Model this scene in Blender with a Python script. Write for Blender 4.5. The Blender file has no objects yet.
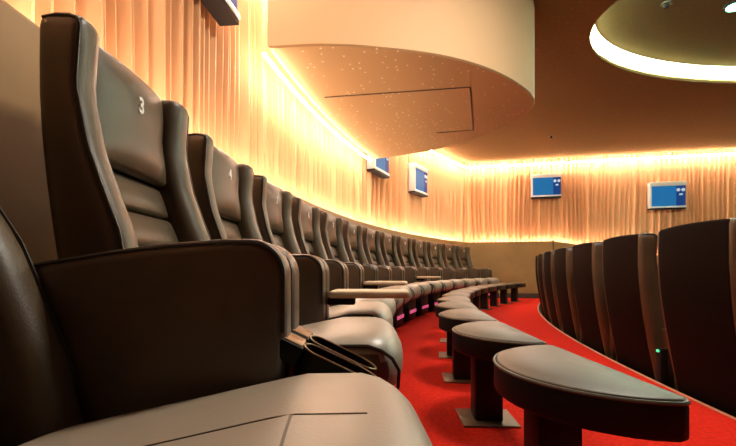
import bpy, bmesh, math, random
from mathutils import Vector, Matrix
random.seed(7)
D = bpy.data
SC = bpy.context.scene
COL = SC.collection
PI = math.pi

# ------------------------------------------------------------------ camera, world, exposure
EYE = 0.61                       # camera height above the carpet of the upper tier
cam_d = D.cameras.new('camera'); cam = D.objects.new('camera', cam_d); COL.objects.link(cam)
cam.location = (0, 0, EYE); cam.rotation_euler = (PI/2, 0, 0)
cam_d.sensor_width = 36; cam_d.lens = 450/736*36
cam_d.shift_y = 48/736; cam_d.clip_start = 0.02
SC.camera = cam
w = D.worlds.new('world'); SC.world = w; w.use_nodes = True
w.node_tree.nodes['Background'].inputs[0].default_value = (1, .8, .6, 1)
w.node_tree.nodes['Background'].inputs[1].default_value = 0.0
SC.view_settings.view_transform = 'Standard'
SC.view_settings.look = 'None'
SC.view_settings.gamma = 1
SC.view_settings.use_curve_mapping = False
SC.view_settings.exposure = -0.2
WARM = (1.0, .83, .66)
COVE_LOW, COVE_HIGH, RING = 100, 140, 240

def area(name, loc, target, sx, sy, power, color):
    l = D.lights.new(name, 'AREA'); l.shape = 'RECTANGLE'; l.size = sx; l.size_y = sy
    l.energy = power; l.color = color
    o = D.objects.new(name, l); COL.objects.link(o); o.location = loc
    o.rotation_euler = (Vector(target)-Vector(loc)).to_track_quat('-Z', 'Y').to_euler()
    return o
# added fill lamps, unseen: two under the ceiling, one broad at the front
area('ceiling_fill', (1.25, 1.95, 3.09), (1.25, 1.95, 0), .6, .6, 120, (1, .93, .80))
area('ceiling_fill', (2.2, 7.4, 3.09), (2.2, 7.4, 0), .7, .7, 60, (1, .90, .74))
area('front_fill', (10.6, 2.0, 1.9), (0, 2.0, .8), 7.0, 2.6, 20, (.93, 1, .88))

# ------------------------------------------------------------------ materials
def mat(name, col, rough=.5, metal=0, spec=.5, emit=None, strength=0, bump=None, mottle=None, coat=0):
    m = D.materials.new(name); m.use_nodes = True
    nt = m.node_tree; b = nt.nodes['Principled BSDF']
    b.inputs['Base Color'].default_value = (*col, 1)
    b.inputs['Roughness'].default_value = rough
    b.inputs['Metallic'].default_value = metal
    b.inputs['Specular IOR Level'].default_value = spec
    b.inputs['Coat Weight'].default_value = coat
    if emit:
        b.inputs['Emission Color'].default_value = (*emit, 1)
        b.inputs['Emission Strength'].default_value = strength
    tc = None
    if bump or mottle:
        tc = nt.nodes.new('ShaderNodeTexCoord')
    if bump:
        s, st, d = bump
        n = nt.nodes.new('ShaderNodeTexNoise'); n.inputs['Scale'].default_value = s; n.inputs['Detail'].default_value = 4
        bp = nt.nodes.new('ShaderNodeBump'); bp.inputs['Strength'].default_value = st; bp.inputs['Distance'].default_value = d
        nt.links.new(tc.outputs['Object'], n.inputs['Vector'])
        nt.links.new(n.outputs['Fac'], bp.inputs['Height']); nt.links.new(bp.outputs['Normal'], b.inputs['Normal'])
    if mottle:
        s, c2 = mottle
        n = nt.nodes.new('ShaderNodeTexNoise'); n.inputs['Scale'].default_value = s; n.inputs['Detail'].default_value = 6
        r = nt.nodes.new('ShaderNodeValToRGB')
        r.color_ramp.elements[0].position = .35; r.color_ramp.elements[0].color = (*col, 1)
        r.color_ramp.elements[1].position = .65; r.color_ramp.elements[1].color = (*c2, 1)
        nt.links.new(tc.outputs['Object'], n.inputs['Vector'])
        nt.links.new(n.outputs['Fac'], r.inputs['Fac']); nt.links.new(r.outputs['Color'], b.inputs['Base Color'])
    return m

def speckled(name, col, dot, scale, size, rough=.6):
    m = mat(name, col, rough, spec=0); nt = m.node_tree; b = nt.nodes['Principled BSDF']
    tc = nt.nodes.new('ShaderNodeTexCoord'); v = nt.nodes.new('ShaderNodeTexVoronoi'); v.inputs['Scale'].default_value = scale
    r = nt.nodes.new('ShaderNodeValToRGB'); r.color_ramp.interpolation = 'LINEAR'
    r.color_ramp.elements[0].position = size*.6; r.color_ramp.elements[0].color = (*dot, 1)
    r.color_ramp.elements[1].position = size; r.color_ramp.elements[1].color = (*col, 1)
    nt.links.new(tc.outputs['Object'], v.inputs['Vector']); nt.links.new(v.outputs['Distance'], r.inputs['Fac'])
    nt.links.new(r.outputs['Color'], b.inputs['Base Color'])
    return m

M = {}
M['leather'] = mat('brown_leather', (.072, .045, .021), .42, spec=.5, bump=(260, .12, .004), mottle=(9, (.060, .037, .017)))
M['leather_lit'] = mat('lit_brown_leather', (.25, .21, .16), .42, spec=.9, bump=(260, .12, .004), mottle=(6, (.22, .182, .135)))  # chair leather made paler for the light falling on the seats
M['leather_shaded'] = mat('shaded_brown_leather', (.058, .031, .011), .40, spec=.8, bump=(260, .12, .004), mottle=(9, (.040, .021, .008)))  # chair leather darkened to carry the shade on flanks and armrests
M['piping'] = mat('dark_piping', (.020, .013, .008), .4)
M['shell'] = mat('back_shell_leather', (.006, .003, .002), .7, spec=.05, bump=(200, .1, .004))  # near-black tone carries the shade on the backs seen from behind
M['black'] = mat('black_metal', (.010, .007, .006), .5, spec=.2)
M['plate'] = mat('brushed_plate', (.16, .12, .08), .38, metal=.8)
M['stool_side'] = mat('black_leather', (.008, .005, .003), .5, spec=.2, bump=(220, .1, .004))
M['stool_top'] = mat('olive_leather', (.050, .042, .024), .45, bump=(220, .1, .004))
M['white_text'] = mat('white_print', (.85, .83, .76), .5)
M['tray'] = mat('pale_wood', (.50, .38, .25), .45, mottle=(14, (.42, .30, .19)))
M['bronze'] = mat('bronze_trim', (.30, .19, .10), .32, metal=.7)
M['cup'] = mat('black_cup', (.006, .004, .003), .5, spec=.12)
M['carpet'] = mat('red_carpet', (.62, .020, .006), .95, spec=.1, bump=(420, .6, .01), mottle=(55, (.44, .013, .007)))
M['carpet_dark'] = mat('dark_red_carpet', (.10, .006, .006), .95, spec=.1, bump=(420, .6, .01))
M['riser'] = mat('step_riser', (.012, .006, .005), .9)
M['edge'] = mat('step_edge_trim', (.40, .16, .09), .5)
M['panel'] = mat('tan_wall_leather', (.24, .135, .045), .55, spec=.2, mottle=(3, (.21, .118, .039)))
M['baseboard'] = mat('dark_baseboard', (.03, .012, .008), .6)
M['curtain'] = mat('gold_curtain', (.80, .45, .23), .5, spec=.2, mottle=(1.2, (.75, .41, .20)))
M['wall'] = mat('plaster', (.5, .36, .22), .8)
M['dark_wall'] = mat('dark_wall', (.05, .035, .025), .8)
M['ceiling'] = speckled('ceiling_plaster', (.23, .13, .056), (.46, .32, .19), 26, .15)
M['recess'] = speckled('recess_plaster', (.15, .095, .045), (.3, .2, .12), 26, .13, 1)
M['drum'] = mat('bulkhead_paint', (.62, .41, .23), .6, spec=.1)
M['drum_bottom'] = speckled('bulkhead_sparkle', (.46, .30, .15), (.80, .68, .5), 15, .15, .5)
M['groove'] = mat('groove', (.07, .04, .02), .7)
M['led_warm'] = mat('warm_led', (.9, .8, .6), .5, emit=WARM, strength=COVE_LOW)
M['led_high'] = mat('warm_cove_led', (.9, .8, .6), .5, emit=WARM, strength=COVE_HIGH)
M['led_ring'] = mat('green_white_led', (.9, .9, .9), .5, emit=(.64, 1.0, .76), strength=RING)
M['led_spot'] = mat('green_spot_led', (.9, .9, .9), .5, emit=(.25, 1.0, .62), strength=5)
M['led_pink'] = mat('magenta_led', (.9, .3, .5), .5, emit=(1.0, .10, .35), strength=.45)
M['led_green'] = mat('green_led', (.1, .6, .3), .5, emit=(.05, .8, .35), strength=1.2)
M['screen'] = mat('blue_screen', (.01, .04, .08), .5, spec=.1, emit=(.008, .17, .46), strength=.85)
M['screen_dark'] = mat('navy_screen', (.004, .012, .05), .5, spec=.1, emit=(.006, .06, .28), strength=.7)
M['silver'] = mat('silver_frame', (.72, .74, .74), .35, metal=.3)
M['white_box'] = mat('white_box', (.85, .82, .76), .5)
M['cone'] = mat('pale_cone', (.6, .65, .7), .5, emit=(.35, .6, .85), strength=.45)
M['glass_dark'] = mat('dark_glass', (.01, .01, .012), .1)

# ------------------------------------------------------------------ helpers
def link(name, bm, m, parent=None, smooth=True, shift=None):
    me = D.meshes.new(name)
    bmesh.ops.recalc_face_normals(bm, faces=bm.faces)
    if shift: bmesh.ops.translate(bm, verts=bm.verts, vec=Vector(shift))
    bm.to_mesh(me); bm.free()
    if smooth:
        for p in me.polygons: p.use_smooth = True
        try: me.set_sharp_from_angle(angle=math.radians(42))
        except Exception: pass
    me.materials.append(m)
    o = D.objects.new(name, me); COL.objects.link(o)
    if parent: o.parent = parent
    return o

def struct(name, bm, m, parent=None, smooth=True):
    o = link(name, bm, m, parent, smooth)
    if parent is None: o['kind'] = 'structure'
    return o

def thing(name, label, cat, loc=(0, 0, 0), rz=0, group=None):
    o = D.objects.new(name, None); COL.objects.link(o); o.empty_display_size = .1
    o.location = loc; o.rotation_euler = (0, 0, rz)
    return tag(o, label, cat, group)

def tag(o, label, cat, group=None):
    o['label'] = label; o['category'] = cat
    if group: o['group'] = group
    return o

def kids(o): return [c for c in D.objects if c.parent == o]
def dup(root, loc, rz, label, group, skip=()):
    r = root.copy(); COL.objects.link(r); r.location = loc; r.rotation_euler = (0, 0, rz)
    r['label'] = label; r['group'] = group
    for ch in root.children:
        if ch.name.split('.')[0] in skip: continue
        c = ch.copy(); COL.objects.link(c); c.parent = r
        for g in ch.children:
            if g.name.split('.')[0] in skip: continue
            d = g.copy(); COL.objects.link(d); d.parent = c
    return r

def lerp_table(t, z):
    if z >= t[0][0]: return t[0][1]
    for (a, b), (c, d) in zip(t, t[1:]):
        if z >= c: return d+(b-d)*(z-c)/(a-c)
    return t[-1][1]

def rbox(cx, cy, cz, sx, sy, sz, r, N=(8, 8, 8), f=None, bm=None):
    """rounded box, full sizes; f deforms each point"""
    bm = bm or bmesh.new(); cache = {}
    h = (sx/2, sy/2, sz/2); c = (cx, cy, cz)
    def samples(s, n):   # denser at the rounded ends
        out = [-s, -s+.15*r, -s+.5*r]
        for i in range(n+1): out.append(-(s-r)+2*(s-r)*i/n)
        return out+[s-.5*r, s-.15*r, s]
    S = [samples(h[i], N[i]) for i in range(3)]
    def P(i, j, k):
        key = (i, j, k)
        if key not in cache:
            p = (S[0][i], S[1][j], S[2][k])
            q = [max(-(h[a]-r), min(h[a]-r, p[a])) for a in range(3)]
            d = Vector([p[a]-q[a] for a in range(3)])
            if d.length > 1e-9:
                d = d.normalized()*r
            v = Vector([q[a]+d[a]+c[a] for a in range(3)])
            if f: v = Vector(f(*v))
            cache[key] = bm.verts.new(v)
        return cache[key]
    n = [len(s)-1 for s in S]
    def quad(a, b, c_, d):
        try: bm.faces.new((a, b, c_, d))
        except ValueError: pass
    for i in range(n[0]):
        for j in range(n[1]):
            for k in (0, n[2]): quad(P(i, j, k), P(i+1, j, k), P(i+1, j+1, k), P(i, j+1, k))
    for i in range(n[0]):
        for k in range(n[2]):
            for j in (0, n[1]): quad(P(i, j, k), P(i+1, j, k), P(i+1, j, k+1), P(i, j, k+1))
    for j in range(n[1]):
        for k in range(n[2]):
            for i in (0, n[0]): quad(P(i, j, k), P(i, j+1, k), P(i, j+1, k+1), P(i, j, k+1))
    return bm

def tube(pts, r, n=7, bm=None, closed=False):
    bm = bm or bmesh.new(); pts = [Vector(p) for p in pts]; rings = []
    L = len(pts)
    for i, p in enumerate(pts):
        a = pts[(i-1) % L] if (closed or i > 0) else p
        b = pts[(i+1) % L] if (closed or i < L-1) else p
        t = (b-a).normalized()
        up = Vector((0, 0, 1)) if abs(t.z) < .9 else Vector((1, 0, 0))
        s = t.cross(up).normalized(); u = s.cross(t)
        rings.append([bm.verts.new(p+s*r*math.cos(2*PI*k/n)+u*r*math.sin(2*PI*k/n)) for k in range(n)])
    for i in range(L if closed else L-1):
        A, B = rings[i], rings[(i+1) % L]
        for k in range(n): bm.faces.new((A[k], A[(k+1) % n], B[(k+1) % n], B[k]))
    if not closed:
        bm.faces.new(rings[0]); bm.faces.new(rings[-1])
    return bm

def inset_poly(P, d):
    n = len(P); out = []
    A = sum(P[i][0]*P[(i+1) % n][1]-P[(i+1) % n][0]*P[i][1] for i in range(n))
    s = 1 if A > 0 else -1
    for i in range(n):
        p0, p1, p2 = Vector(P[i-1]), Vector(P[i]), Vector(P[(i+1) % n])
        e1 = (p1-p0).normalized(); e2 = (p2-p1).normalized()
        n1 = Vector((-e1.y, e1.x))*s; n2 = Vector((-e2.y, e2.x))*s
        m = (n1+n2)
        m = m/max(.35, m.dot(n1)) if m.length > 1e-6 else n1
        out.append(p1+m*d)
    return out

def soft_prism(P, lo, hi, r, place, seg=4, crown=0, bm=None):
    """outline P (2D) swept from lo to hi with edges rounded by r; place(u,v,t) -> point"""
    bm = bm or bmesh.new(); rings = []
    st = [(lo+r-r*math.cos(a), r-r*math.sin(a)) for a in [PI/2*i/seg for i in range(seg+1)]]
    st += [(hi-r+r*math.sin(a), r-r*math.cos(a)) for a in [PI/2*i/seg for i in range(seg+1)]]
    for t, ins in st:
        Q = inset_poly(P, ins)
        rings.append([bm.verts.new(place(q[0], q[1], t)) for q in Q])
    n = len(P)
    for A, B in zip(rings, rings[1:]):
        for k in range(n): bm.faces.new((A[k], A[(k+1) % n], B[(k+1) % n], B[k]))
    for R, t, sgn in ((rings[0], lo, -1), (rings[-1], hi, 1)):
        cx = sum(P[i][0] for i in range(n))/n; cy = sum(P[i][1] for i in range(n))/n
        prev = R
        if crown and sgn > 0:
            Q0 = inset_poly(P, st[-1][1])
            for s, e in ((.88, .30), (.70, .62), (.45, .88), (.2, .99)):
                cur = [bm.verts.new(place(cx+(q[0]-cx)*s, cy+(q[1]-cy)*s, t+crown*e)) for q in Q0]
                for k in range(n): bm.faces.new((prev[k], prev[(k+1) % n], cur[(k+1) % n], cur[k]))
                prev = cur
        bm.faces.new(prev)
    return bm

def box(x0, x1, y0, y1, z0, z1, bm=None, b=0):
    bm = bm or bmesh.new()
    r = bmesh.ops.create_cube(bm, size=1)
    for v in r['verts']:
        v.co = Vector(((x0+x1)/2+v.co.x*(x1-x0), (y0+y1)/2+v.co.y*(y1-y0), (z0+z1)/2+v.co.z*(z1-z0)))
    if b:
        es = list({e for v in r['verts'] for e in v.link_edges})
        bmesh.ops.bevel(bm, geom=es, offset=b, segments=2, profile=.5, affect='EDGES')
    return bm

def disc(c, r, h, axis='z', n=20, bm=None):
    bm = bm or bmesh.new()
    q = bmesh.ops.create_cone(bm, cap_ends=True, segments=n, radius1=r, radius2=r, depth=h)
    R = {'z': Matrix(), 'x': Matrix.Rotation(PI/2, 4, 'Y'), 'y': Matrix.Rotation(PI/2, 4, 'X')}[axis]
    bmesh.ops.transform(bm, matrix=Matrix.Translation(Vector(c)) @ R, verts=q['verts'])
    return bm

def ribbon(A, B, bm=None):
    """faces between two polylines of 3D points"""
    bm = bm or bmesh.new()
    a = [bm.verts.new(p) for p in A]; b = [bm.verts.new(p) for p in B]
    for i in range(len(a)-1): bm.faces.new((a[i], a[i+1], b[i+1], b[i]))
    return bm

# ------------------------------------------------------------------ plan of the auditorium
CX, CY = 13.85, 1.26                     # centre of the long curved row by the curtain
def arc(r, th): return (CX-r*math.cos(th), CY+r*math.sin(th))
T0, T1 = -.27, .675
def arcline(r, z, n=90, a=T0, b=T1):
    return [Vector((*arc(r, a+(b-a)*i/n), z)) for i in range(n+1)]
FX, FY, FR = 23.38, -.28, 22.0           # centre of the front row and of the step edge
def step_x(y): return FX-(FR-.03)*math.cos(math.asin((y-FY)/(FR-.03)))
CORNER = Vector((2.30, 10.40)); U = Vector((5.2, -1.25)).normalized(); NRM = Vector((-U.y, U.x))   # NRM points out of the room
def far(s, off, z):
    p = CORNER+U*s+NRM*off
    return Vector((p.x, p.y, z))
CEIL = 3.11; WAINS = 1.275; LOW = -.342; ROOF = 3.32
S_JOINT = 1.85
def wains_top(s): return WAINS if s <= S_JOINT else WAINS-.165*(s-S_JOINT)

# ------------------------------------------------------------------ floor
ys = [-2.4+13.4*i/80 for i in range(81)]
def left_x(y): return CX-math.sqrt(14.83**2-(y-CY)**2)
struct('floor', ribbon([Vector((left_x(y), y, 0)) for y in ys], [Vector((step_x(y), y, 0)) for y in ys]), M['carpet'])
struct('trim_1', tube([(step_x(y), y, -.008) for y in ys], .014, 8), M['edge'])
struct('trim_2', ribbon([Vector((step_x(y)+.004, y, -.01)) for y in ys], [Vector((step_x(y)+.004, y, LOW)) for y in ys]), M['riser'])
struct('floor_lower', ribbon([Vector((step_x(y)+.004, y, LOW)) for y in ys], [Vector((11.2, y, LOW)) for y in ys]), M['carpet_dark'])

# ------------------------------------------------------------------ walls
bm = ribbon(arcline(14.73, 0), arcline(14.73, WAINS-.02))
bm = ribbon(arcline(14.73, WAINS-.02), arcline(14.745, WAINS), bm)
bm = ribbon(arcline(14.745, WAINS), arcline(14.82, WAINS), bm)
bm = ribbon(arcline(14.82, WAINS), arcline(14.82, 0), bm)
bmesh.ops.remove_doubles(bm, verts=bm.verts, dist=.0005)
struct('wall_left_panelling', bm, M['panel'])
struct('wall_left', ribbon(arcline(15.02, 0), arcline(15.02, ROOF)), M['wall'])
def far_panel(s0, s1, n):
    S = [s0+(s1-s0)*i/n for i in range(n+1)]
    bm = ribbon([far(s, 0, LOW) for s in S], [far(s, 0, wains_top(s)-.02) for s in S])
    ribbon([far(s, 0, wains_top(s)-.02) for s in S], [far(s, .015, wains_top(s)) for s in S], bm)
    ribbon([far(s, .015, wains_top(s)) for s in S], [far(s, .09, wains_top(s)) for s in S], bm)
    ribbon([far(s, .09, wains_top(s)) for s in S], [far(s, .09, LOW) for s in S], bm)
    bmesh.ops.remove_doubles(bm, verts=bm.verts, dist=.0005)
    return bm
struct('wall_far_panelling', far_panel(-.05, S_JOINT-.012, 4), M['panel'])
struct('wall_far_panelling.001', far_panel(S_JOINT+.012, 9.2, 14), M['panel'])
bm = bmesh.new()
q = box(-.012, .012, -.02, .1, LOW, WAINS+.02, bm)
bmesh.ops.transform(bm, matrix=Matrix.Translation(far(S_JOINT, 0, 0)) @ Matrix.Rotation(math.atan2(U.y, U.x), 4, 'Z'), verts=bm.verts)
struct('trim_3', bm, M['groove'])
SF = [-.35+9.7*i/10 for i in range(11)]
struct('wall_far', ribbon([far(s, .30, LOW) for s in SF], [far(s, .30, ROOF) for s in SF]), M['wall'])
bm = ribbon([far(s, -.02, 0) for s in (-.02, 1, 1.6)], [far(s, -.02, .11) for s in (-.02, 1, 1.6)])
ribbon([far(s, -.02, .11) for s in (-.02, 1, 1.6)], [far(s, .0, .11) for s in (-.02, 1, 1.6)], bm)
struct('baseboard_far', bm, M['baseboard'])
bm = bmesh.new(); box(-2.2, 11.3, -2.5, -2.4, LOW, ROOF, bm); struct('wall_rear', bm, M['dark_wall'], smooth=False)
bm = bmesh.new(); box(11.2, 11.3, -2.4, 9.0, LOW, ROOF, bm); struct('wall_front', bm, M['dark_wall'], smooth=False)

# curtains: pleated cloth with irregular folds
def pleats(length, pitch):
    out = []; s = 0
    while s < length:
        p = pitch*random.uniform(.62, 1.45); a = random.uniform(.55, 1.25)
        for i in range(9):
            t = i/9
            out.append((s+p*t, a*(.5-.5*math.cos(2*PI*t))**1.9))
        s += p
    return [o for o in out if o[0] <= length]
def curtain(pos, length, bottom, top, pitch, amp):
    bm = bmesh.new(); cols = []
    ph = [random.uniform(0, 6) for _ in range(3)]
    for s, a in pleats(length, pitch):
        zs = [bottom(s)+(top-bottom(s))*k/7 for k in range(8)]
        col = []
        for k, z in enumerate(zs):
            sway = .010*math.sin(s*2.1+z*1.3+ph[0])+.006*math.sin(s*7+z*2.2+ph[1])
            col.append(bm.verts.new(pos(s+.012*math.sin(z*2+s*3+ph[2]), -amp*a+sway*.5, z)))
        cols.append(col)
    for A, B in zip(cols, cols[1:]):
        for k in range(7): bm.faces.new((A[k], A[k+1], B[k+1], B[k]))
    return bm
RC = 14.995
def cpos(s, off, z):
    return Vector((*arc(RC+off, T0+s/RC), z))
o = link('pleated_curtain', curtain(cpos, RC*(T1-T0)+.05, lambda s: WAINS-.05, 3.26, .092, .092), M['curtain'])
tag(o, 'gold pleated curtain along the curved left wall behind the long row of recliners', 'curtain')
o = link('pleated_curtain', curtain(lambda s, off, z: far(s-.12, .25+off, z), 9.3, lambda s: wains_top(s-.12)-.05, 3.26, .100, .092), M['curtain'])
tag(o, 'gold pleated curtain across the far wall with two blue boxes on it', 'curtain')

# cove light strips
def strip(A, half, h):
    """thin luminous ribbon box along points A"""
    return tube(A, half, 6)
o = link('cove_light_strip', strip(arcline(14.852, WAINS-.012, 80, -.03), .012, 0), M['led_warm'])
tag(o, 'glowing white light strip behind the top of the curved brown panelling on the left', 'light strip')
o = link('cove_light_strip', strip([far(.02+9.1*i/40, .118, wains_top(.02+9.1*i/40)-.012) for i in range(41)], .012, 0), M['led_warm'])
tag(o, 'glowing white light strip behind the top of the far brown panelling', 'light strip')
o = link('cove_light_strip', strip(arcline(14.77, CEIL-.10, 80, -.05), .014, 0), M['led_high'])
tag(o, 'glowing white light strip where the left curtain meets the ceiling', 'light strip')
o = link('cove_light_strip', strip([far(.02+9.1*i/40, .05, CEIL-.10) for i in range(41)], .014, 0), M['led_high'])
tag(o, 'glowing white light strip where the far curtain meets the ceiling', 'light strip')
o = link('cove_light_strip', strip(arcline(14.74, EYE+1.572, 30, .136, .358), .012, 0), M['led_high'])
tag(o, 'glowing white light strip along the bulkhead bottom edge where it meets the curtain', 'light strip')

# ------------------------------------------------------------------ ceiling with its lit recess
def round_rect(x0, x1, y0, y1, r, n=10):
    P = []
    for cx, cy, a0 in ((x1-r, y1-r, 0), (x0+r, y1-r, 90), (x0+r, y0+r, 180), (x1-r, y0+r, 270)):
        for i in range(n+1):
            a = math.radians(a0+90*i/n); P.append((cx+r*math.cos(a), cy+r*math.sin(a)))
    return P
HOLE = [(5.0+2.72*math.cos(2*PI*i/72), 4.4+1.60*math.sin(2*PI*i/72)) for i in range(72)]
bm = bmesh.new()
outer = [Vector((*arc(14.73, T0+(T1-.01-T0)*i/60), CEIL)) for i in range(61)] + [far(.05, 0, CEIL), far(9.2, 0, CEIL), Vector((11.2, -2.4, CEIL))]
for loop in (outer, [Vector((*p, CEIL)) for p in HOLE]):
    vs = [bm.verts.new(p) for p in loop]
    for i in range(len(vs)): bm.edges.new((vs[i], vs[(i+1) % len(vs)]))
bmesh.ops.triangle_fill(bm, use_beauty=True, edges=bm.edges[:])
# lip round the recess and turned-up edge at the coves
ribbon([Vector((*p, CEIL)) for p in HOLE+HOLE[:1]], [Vector((*p, CEIL+.035)) for p in HOLE+HOLE[:1]], bm)
lip = [tuple(p) for p in inset_poly(HOLE, -.16)]
ribbon([Vector((*p, CEIL+.035)) for p in HOLE+HOLE[:1]], [Vector((*p, CEIL+.035)) for p in lip+lip[:1]], bm)
ribbon([Vector((*p, CEIL+.035)) for p in lip+lip[:1]], [Vector((*p, ROOF)) for p in lip+lip[:1]], bm)
ribbon(outer[:63], [v+Vector((0, 0, .05)) for v in outer[:63]], bm)
struct('ceiling', bm, M['ceiling'], smooth=False)
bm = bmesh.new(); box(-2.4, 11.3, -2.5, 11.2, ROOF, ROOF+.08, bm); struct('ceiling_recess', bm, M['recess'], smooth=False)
wi = [Vector((*p, ROOF-.004)) for p in inset_poly(HOLE, -.155)]; wo = [Vector((*p, ROOF-.004)) for p in inset_poly(HOLE, .045)]
struct('recess_glow_band', ribbon(wi+wi[:1], wo+wo[:1]), M['white_box'])  # white band added to paint the ring's glow onto the recess
led = [Vector((p[0], p[1], ROOF-.030)) for p in inset_poly(HOLE, -.12)]
o = link('ring_light', tube(led, .014, 8, closed=True), M['led_ring'])
tag(o, 'greenish white ring of light glowing inside the rounded ceiling recess', 'light')

# bulkhead hanging from the ceiling against the left curtain
DB = EYE+1.60
wallside = [arc(14.70, .134+(.360-.134)*i/24) for i in range(25)]
def smooth(P, n=6):
    out = []
    for i in range(len(P)-1):
        p0, p1, p2, p3 = P[max(0, i-1)], P[i], P[i+1], P[min(len(P)-1, i+2)]
        for k in range(n):
            t = k/n
            out.append(tuple(.5*(2*p1[a]+(p2[a]-p0[a])*t+(2*p0[a]-5*p1[a]+4*p2[a]-p3[a])*t*t+(-p0[a]+3*p1[a]-3*p2[a]+p3[a])*t**3) for a in (0, 1)))
    return out
rim = smooth([wallside[-1], (.46, 6.24), (.944, 5.90), (1.27, 5.52), (1.52, 4.98), (1.62, 4.52), (1.56, 4.22), (1.355, 3.93), (1.0, 3.60), (.57, 3.36), (.07, 3.23), (-.326, 3.19), wallside[0]])[1:]
outl = wallside+rim
bm = bmesh.new()
A = [bm.verts.new((*p, DB+.012)) for p in outl]; B = [bm.verts.new((*p, CEIL)) for p in outl]
n = len(outl)
for i in range(n): bm.faces.new((A[i], A[(i+1) % n], B[(i+1) % n], B[i]))
drum = struct('ceiling_bulkhead', bm, M['drum'])
bm = bmesh.new()
q = [bm.verts.new((p[0], p[1], DB+.012)) for p in outl]; q2 = [bm.verts.new((*p, DB)) for p in inset_poly(outl, .012)]
for i in range(n): bm.faces.new((q[i], q[(i+1) % n], q2[(i+1) % n], q2[i]))
f = bm.faces.new(q2); bmesh.ops.triangulate(bm, faces=[f])
link('soffit', bm, M['drum_bottom'], drum, smooth=False)
g = [(-.40, 4.14), (.886, 3.91), (1.19, 5.10), (.80, 5.20)]
bm = bmesh.new()
for a, b in zip(g, g[1:]): tube([(a[0], a[1], DB-.001), (b[0], b[1], DB-.001)], .007, 6, bm)
link('access_panel_gap', bm, M['groove'], drum)
bm = box(1.60, 1.64, 4.50, 4.78, EYE+2.10, EYE+2.42, b=.006); link('projection_window', bm, M['glass_dark'], drum)

# sprinklers and the small green spot in the recess
def ceiling_spot(name, x, y, z, label, m, r=.045):
    t = thing(name, label, 'sprinkler', (x, y, z))
    link('rose', disc((0, 0, -.008), r, .016), M['plate'], t)
    link('head', disc((0, 0, -.032), r*.45, .034), m, t)
    return t
ceiling_spot('ceiling_sprinkler', 3.38, 8.30, CEIL, 'small dark sprinkler head on the bright ceiling beside the bulkhead', M['black'])
ceiling_spot('ceiling_sprinkler', 3.02, 4.55, ROOF, 'small sprinkler head inside the rounded ceiling recess', M['black'], .05)
t = thing('recess_spotlight', 'green glowing spotlight inside the ceiling recess at the top right corner', 'light', (3.74, 4.58, ROOF))
link('housing', disc((0, 0, -.01), .10, .02), M['black'], t); link('lens', disc((0, 0, -.024), .08, .01), M['led_spot'], t)

# ------------------------------------------------------------------ blue boxes on the curtains
def wall_box(label, loc, rz, sc=1.0):
    """local: x along wall to the right, -y towards the room"""
    t = thing('wall_display_box', label, 'display box', loc, rz, 'blue boxes on the curtains')
    W, H, Dp = .64*sc, .52*sc, .13*sc
    b = box(-W/2, W/2, -Dp*.1, 0, 0, H); box(-W/2, -W/2+.025, -Dp, 0, 0, H, b)
    link('casing', b, M['silver'], t, smooth=False)
    link('top_panel', box(-W/2-.005, W/2+.005, -Dp-.01, 0, H-.085*sc, H, b=.008), M['white_box'], t)
    link('underside', box(-W/2, W/2, -Dp, 0, -.03, 0), M['black'], t, smooth=False)
    link('bottom_ledge', box(-W/2, W/2, -Dp-.01, 0, 0, .035*sc, b=.006), M['silver'], t)
    link('side_frame', box(-W/2+.001, -W/2+.035*sc, -Dp-.006, -.01, .03*sc, H-.08*sc, b=.004), M['silver'], t)
    link('screen', box(-W/2+.035*sc, W/2-.17*sc, -Dp+.01, -.022, .035*sc, H-.085*sc), M['screen'], t)
    sp = link('speaker_panel', box(W/2-.17*sc, W/2-.008, -Dp+.01, -.022, .035*sc, H-.085*sc), M['screen_dark'], t)
    for dx in (-.045, .04):
        link('cone', disc((W/2-.09*sc+dx*sc, -Dp+.004, H-.17*sc), .032*sc, .02, 'y', 16), M['cone'], sp)
    link('horn', rbox(W/2-.09*sc, -Dp+.004, H-.26*sc, .06*sc, .02, .035*sc, .008, (2, 1, 1)), M['cone'], sp)
    return t
def on_far(px, z, label, sc):
    k = (px-368)/450   # where that sight line meets the far curtain
    s = (k*(CORNER.y+NRM.y*.15)-(CORNER.x+NRM.x*.15))/(U.x-k*U.y)
    p = far(s, .165, z); return wall_box(label, p, math.atan2(U.y, U.x), sc)
on_far(545.5, EYE+1.66, 'blue lit box on the far curtain, left and smaller of the two there', .98)
on_far(665.5, EYE+1.33, 'blue lit box on the far curtain, right and larger of the two there', 1.06)
def on_left(th, z, label, sc=1.0):
    p = arc(RC-.085, th)
    wall_box(label, (*p, z), PI/2-th, sc)
on_left(.0915, EYE+1.63, 'blue lit box high on the left curtain, cut by the top edge of the photo')
on_left(.398, EYE+1.53, 'blue lit box on the left curtain just under the tip of the bulkhead')
on_left(.520, EYE+1.49, 'blue lit box on the left curtain nearest to the far corner')

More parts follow.
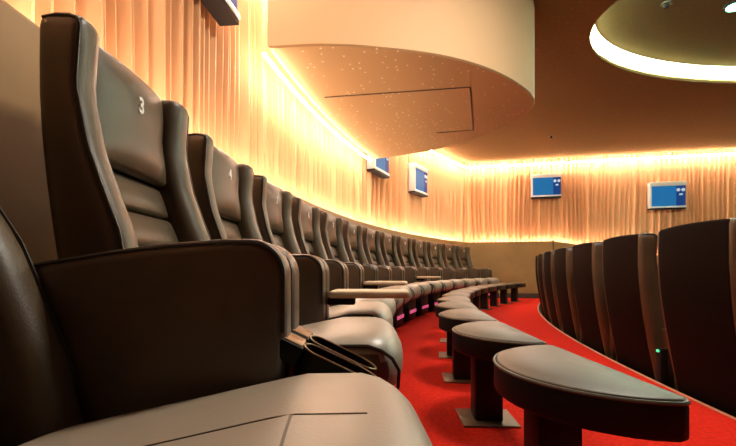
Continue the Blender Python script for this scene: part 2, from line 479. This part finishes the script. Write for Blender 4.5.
# ------------------------------------------------------------------ the cinema recliner
SH = (.35, 0, 0)          # mesh x is measured from the eye line; the Empty sits .35 m behind it
BF = [(1.155, -.612), (.98, -.624), (.85, -.598), (.743, -.560), (.667, -.530), (.46, -.490), (.2, -.48)]
BR = [(1.155, -.712), (1.05, -.714), (.95, -.713), (.85, -.707), (.75, -.697), (.65, -.683), (.5, -.658), (.25, -.610)]
def bf(z): return lerp_table(BF, z)
def br(z): return lerp_table(BR, z)
TOP = 1.140
def wing_def(ysign):
    def f(x, y, z):
        F, R = bf(z), br(z)
        # inner half of the wing slopes back into the panels
        t = (x+.05)/.1           # x in -.05...05
        inn = max(0, (.250-abs(y))/.056)
        F2 = F-.022*inn*inn
        return (R+(F2-R)*t, y, z-.012*max(0, (abs(y)-.278)/.02)**2*(z > 1.0))
    return f
def seat_top(x, y):
    base = .445 if x > -.08 else .445-.085*(-.08-x)/.40
    e = max(0, 1-(y/.255)**2)
    return base+.028*e**.7
def seat_def(x, y, z):
    k = (z-.30)/.14            # 0 bottom, 1 top
    top = seat_top(x, y)
    bulge = .020*math.sin(max(0, min(1, k))*PI)*max(0, (x+.10)/.16) if x > -.10 else 0
    bot = .31
    xx = x+bulge
    xx -= .045*(abs(y)/.255)**4*max(0, (x+.05)/.12)
    return (xx, y, bot+(top-bot)*k)
ARM = [(-.60, .30), (-.60, .622), (-.56, .630), (-.46, .647), (-.36, .660), (-.26, .668), (-.215, .668)]
for i in range(1, 8):
    a = PI/2*i/8; ARM.append((-.215+.065*math.sin(a), .603+.065*math.cos(a)))
ARM += [(-.150, .603), (-.150, .50), (-.155, .30)]

def shade_faces(o, m, test):  # gives the tested faces a second material, used for painted shade
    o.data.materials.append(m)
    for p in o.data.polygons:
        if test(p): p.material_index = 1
def build_recliner(label, group):
    t = thing('cinema_recliner', label, 'chair', (0, 0, 0), 0, group)
    # base
    bs = box(-.56, -.12, -.20, .20, .03, .315, b=.012)
    box(-.50, -.16, -.16, .16, 0, .03, bs)
    base = link('base', bs, M['black'], t, shift=SH)
    link('floor_light', box(-.118, -.108, -.17,   .17, .10, .135), M['led_pink'], base, shift=SH)
    # seat cushion
    c = link('seat_cushion', rbox(-.215, 0, .37, .57, .51, .14, .045, (14, 12, 3), seat_def), M['leather_lit'], t, shift=SH)
    xs = [-.46+.52*i/20 for i in range(21)]
    shade_faces(c, M['leather_shaded'], lambda p: p.normal.z < .25 and (abs(p.normal.y) > .75 or p.normal.z < -.5))  # shade of the cushion sides and underside put into the colour
    for s in (-1, 1):
        pts = [(x, s*.243, seat_top(x, .243)-.010) for x in [-.45+.45*i/14 for i in range(15)]]
        pts += [(.03, s*.243, .430), (.055, s*.243, .412), (.070, s*.243, .385), (.068, s*.243, .35), (.06, s*.243, .325)]
        link('piping', tube(pts, .0045, 6), M['piping'], c, shift=SH)
    # back: shell, wings, headrest, ribs
    def shell_def(x, y, z):
        R = br(z)-.012*(1-(y/.3)**2); F = bf(z)-.106
        F = max(F, R+.02)
        tt = (x+.05)/.1
        return (R+(F-R)*tt, y, z+.008*(1-(y/.3)**2)*(z > .9))
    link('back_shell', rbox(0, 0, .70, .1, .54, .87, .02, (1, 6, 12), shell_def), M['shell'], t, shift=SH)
    for s in (-1, 1):
        wgo = link('wing', rbox(0, s*.246, .69, .1, .104, 2*(TOP-.69), .024, (3, 4, 22), wing_def(s)), M['leather'], t, shift=SH)
        shade_faces(wgo, M['leather_shaded'], lambda p, s=s: p.normal.y*s > .8)  # outer flank painted darker, as it lies in shade
        pts = []
        for i in range(26):
            z = .42+(TOP-.03-.42)*i/25
            pts.append((bf(z)-.006, s*.293, z))
        ft = bf(TOP)
        pts += [(ft-.012, s*.292, TOP-.016), (ft-.03, s*.290, TOP-.008), (ft-.06, s*.288, TOP-.006), (ft-.09, s*.288, TOP-.012)]
        link('piping', tube(pts, .0045, 6), M['piping'], wgo, shift=SH)
    def head_def(x, y, z):
        e = max(0, 1-(y/.208)**2)
        k = (z-.993)/.146
        puff = .038*e**.6*max(0, 1-abs(k)**3)
        return (bf(z)-.070+x+(puff if x > 0 else 0), y, z+.010*e*(z > 1.05))
    hd = link('headrest', rbox(0, 0, .993, .036, .398, .290, .016, (2, 12, 8), head_def), M['leather'], t, shift=SH)
    zc = .850
    for i in range(4):
        h = .105
        z1 = zc-i*.108
        def rib_def(x, y, z, z1=z1, h=h):
            k = (z-(z1-h/2))/(h/2)
            puff = .012*max(0, 1-k*k)*max(0, 1-(y/.208)**4)
            return (bf(z)-.096+x+(puff if x > 0 else 0), y, z)
        link('back_cushion', rbox(0, 0, z1-h/2, .034, .398, h, .015, (1, 8, 4), rib_def), M['leather'], t, shift=SH)
    for s in (-1, 1):
        y0, y1 = (.258, .357) if s > 0 else (-.357, -.258)
        a = link('armrest', soft_prism(ARM, y0, y1, .024, lambda u, v, w_: Vector((u, w_, v)), 5), M['leather_shaded'], t, shift=SH)
        for yy in (y0+.006, y1-.006):
            Q = inset_poly(ARM, .006)[1:-1]
            link('piping', tube([(p[0], yy, p[1]) for p in Q], .004, 6), M['piping'], a, shift=SH)
        link('side_panel', box(-.56, -.19, (y0+y1)/2-.045, (y0+y1)/2+.045, .02, .31, b=.008), M['black'], t, shift=SH)
    return t

def add_seam(chair):
    c = [k for k in chair.children if k.name.startswith('seat_cushion')][0]
    xs = [-.46+.52*i/20 for i in range(21)]
    b = bmesh.new()
    tube([(x, -.05, seat_top(x, .05)-  .0010) for x in xs if x < .025], .0022, 6, b)
    tube([(-.075, y, seat_top(-.075, y)-.0010) for y in [-.235+.185*i/8 for i in range(9)]], .0022, 6, b)
    link('seam', b, M['piping'], c, shift=SH)

def add_number(chair, n):
    hd = [c for c in chair.children if c.name.startswith('headrest')][0]
    cu = D.curves.new('num', 'FONT'); cu.body = str(n); cu.size = .060; cu.extrude = .0015; cu.align_x = 'CENTER'; cu.align_y = 'CENTER'
    cu.offset = .0018
    tmp = D.objects.new('tmp', cu); COL.objects.link(tmp)
    bpy.context.view_layer.update()
    me = D.meshes.new_from_object(tmp.evaluated_get(bpy.context.evaluated_depsgraph_get()))
    D.objects.remove(tmp)
    # text plane faces +x, reads left to right along +y seen from the front
    me.transform(Matrix(((0, 0, 1, 0), (1, 0, 0, 0), (0, 1, 0, 0), (0, 0, 0, 1))))
    z = 1.040
    me.transform(Matrix.Translation((bf(z)-.070+.018+.038*(1-(.047/.146)**3)+.0008+SH[0], 0.0, z)))
    me.materials.append(M['white_text'])
    o = D.objects.new('seat_number', me); COL.objects.link(o); o.parent = hd
    return o

def add_cup(chair, s):
    """drooping oval holder on the front of the armrest on side s"""
    P = []
    L0, L1, hw = 0.045, .205, .045
    for i in range(13):
        a = -PI/2+PI*i/12; P.append((L1-.05+.05*math.cos(a), hw*math.sin(a)))
    for i in range(13):
        a = PI/2+PI*i/12; P.append((L0+.03+.03*math.cos(a), hw*math.sin(a)))
    R = Matrix.Translation((-.165, s*.307, .492)) @ Matrix.Rotation(math.radians(26), 4, 'Y')
    bm = bmesh.new(); n = len(P)
    def ring(ins, z): return [bm.verts.new(R @ Vector((q[0], q[1], z))) for q in inset_poly(P, ins)]
    rs = [ring(.012, -.075), ring(.0, -.03), ring(0, 0), ring(.006, 0), ring(.012, -.055)]
    for A, B in zip(rs, rs[1:]):
        for k in range(n): bm.faces.new((A[k], A[(k+1) % n], B[(k+1) % n], B[k]))
    bm.faces.new(rs[0]); bm.faces.new(rs[-1])
    c = link('cup_holder', bm, M['cup'], chair, shift=SH)
    link('rim', tube([R @ Vector((q[0], q[1],   .001)) for q in inset_poly(P, .003)], .0018, 6, closed=True), M['bronze'], c, shift=SH)
    b = box(-.015, .05, -hw, hw, -.035, .002, b=.005); bmesh.ops.transform(b, matrix=R, verts=b.verts)
    link('bracket', b, M['cup'], c, shift=SH)
    b = box(-.013, .046, -hw+.006, hw-.006, .0, .0045, b=.001); bmesh.ops.transform(b, matrix=R, verts=b.verts)
    link('badge_plate', b, M['bronze'], c, shift=SH)

def add_tray(chair, s):
    b = rbox(.005, s*.31, .527, .285, .20, .026, .010, (4, 4, 1))
    tr = link('tray', b, M['tray'], chair, shift=SH)
    link('tray_arm', box(-.165, -.05, s*.307-.02, s*.307+.02, .485, .515, b=.006), M['black'], tr, shift=SH)

ORD = ['first', 'second', 'third', 'fourth', 'fifth', 'sixth', 'seventh', 'eighth', 'ninth', 'tenth', 'eleventh', 'twelfth', 'thirteenth', 'fourteenth']
PITCH = .75/14.5
GROUP = 'recliners in the long row by the curtain'
def row_pose(k, rx):
    th = (k-3)*PITCH
    return (*arc(CX-rx, th), 0), -th, th
proto = build_recliner('brown leather recliner with white number 3 on its headrest, nearest whole tall back', GROUP)
loc, rz, _ = row_pose(3, -.35); proto.location = loc; proto.rotation_euler = (0, 0, rz)
chairs = {3: proto}
for k in [2]+list(range(4, 16)):
    if k == 2: lab = 'recliner whose pale seat cushion fills the bottom foreground, its back cut by the left edge'
    elif k == 4: lab = 'brown leather recliner directly behind the one numbered 3, number on its headrest'
    elif k == 15: lab = 'farthest brown recliner of the long row, in the corner beside the far brown panel'
    else: lab = f'brown recliner in the curtain row, {ORD[k-4]} seat behind the one numbered 3'
    loc, rz, _ = row_pose(k, -.35)
    chairs[k] = dup(proto, loc, rz, lab, GROUP)
for c in proto.children:      # the number 3 seat has its back set a little higher
    if c.name.startswith(('back_shell', 'wing', 'headrest', 'back_cushion')): c.location = (0, 0, .03)
# the foreground seat is reclined a little further than the others
for c in chairs[2].children:
    if c.name.startswith(('back_', 'wing', 'headrest')):
        P = Vector((-.52+.35, 0, .36))
        c.matrix_local = Matrix.Translation(P) @ Matrix.Rotation(math.radians(-11), 4, 'Y') @ Matrix.Diagonal((1, .85, 1, 1)) @ Matrix.Translation(-P)
    if c.name.startswith('seat_cushion'): c.location = (-.03, 0, -.018)
# the foreground seat has its near armrest raised out of the way: it carries only the far one
near = [c for c in chairs[2].children if c.name.startswith(('armrest', 'side_panel')) and c.data.vertices[0].co.y < 0]
for c in near:
    for g_ in list(c.children): D.objects.remove(g_)
    D.objects.remove(c)
for k in range(3, 16): add_number(chairs[k], k)
add_seam(chairs[2]); add_cup(chairs[2], 1); add_cup(chairs[3], -1)
for k in (4, 6, 10): add_tray(chairs[k], -1)

# ------------------------------------------------------------------ front row, one step lower, seen from behind
for i in range(7):
    y = 2.10+.765*i
    ph = math.asin((y-FY)/FR); r = FR-.355
    lab = ['nearest dark recliner of the front row, large black back at the right edge',
           'second dark recliner back from the right edge in the front row',
           'third dark recliner back from the right edge in the front row',
           'fourth dark recliner back from the right edge in the front row',
           'fifth dark recliner back from the right edge in the front row',
           'sixth dark recliner back from the right edge in the front row, slim sliver',
           'farthest dark recliner back of the front row, thin leftmost sliver'][i]
    dup(proto, (FX-r*math.cos(ph), FY+r*math.sin(ph), LOW), -ph, lab, 'recliners in the front row', skip=('seat_number', 'floor_light', 'seam'))
t = thing('step_light', 'tiny green light low between the two nearest front row recliners', 'light', (1.62, 2.48, .17))
link('housing', box(-.02, .02, -.02, .02, -.5, .012, b=.003), M['black'], t); link('lens', rbox(-.022, -.0, 0, .012, .02, .014, .004, (1, 1, 1)), M['led_green'], t)

# ------------------------------------------------------------------ footstools
def d_outline():
    P = [(.125, -.285), (.125, .285)]
    for i in range(1, 24):
        a = PI/2+PI*i/24
        P.append((.140+.275*math.cos(a), .325*math.sin(a)))
    # slightly rounded corners at the flat side
    return [(.140, -.295), (.140, .295), (.132, .312), (.112, .322)]+P[3:-1]+[(.112, -.322), (.132, -.312)]
DP = d_outline()
def build_stool(label, group):
    t = thing('footstool', label, 'footstool', (0, 0, 0), 0, group)
    cu = link('cushion_side', soft_prism(DP, .285, .362, .010, lambda u, v, z: Vector((u, v, z)), 3), M['stool_side'], t)
    top = link('cushion_top', soft_prism([tuple(q) for q in inset_poly(DP, .006)], .352, .368, .006, lambda u, v, z: Vector((u, v, z)), 3, crown=.022), M['stool_top'], t)
    link('piping', tube([Vector((*q, .360)) for q in inset_poly(DP, .001)], .0042, 6, closed=True), M['stool_top'], top)
    link('post', box(-.055, .055, -.055, .055, .008, .287, b=.006), M['black'], t)
    link('floor_plate', box(-.11, .11, -.11, .11, 0, .009, b=.002), M['plate'], t)
    return t
SG = 'footstools standing on the red carpet'
st = build_stool('nearest black D-shaped footstool with olive padded top, at the lower right', SG)
for k in range(3, 16):
    th = (k-3)*PITCH-.10/14
    loc = (*arc(CX-.475, th), 0)
    if k == 3: st.location = loc; st.rotation_euler = (0, 0, -th)
    else:
        lab = f'black padded footstool on the red carpet, {ORD[k-3]} from the camera' if k < 15 else 'farthest small footstool, right end of the curved line near the far wall'
        dup(st, loc, -th, lab, SG)
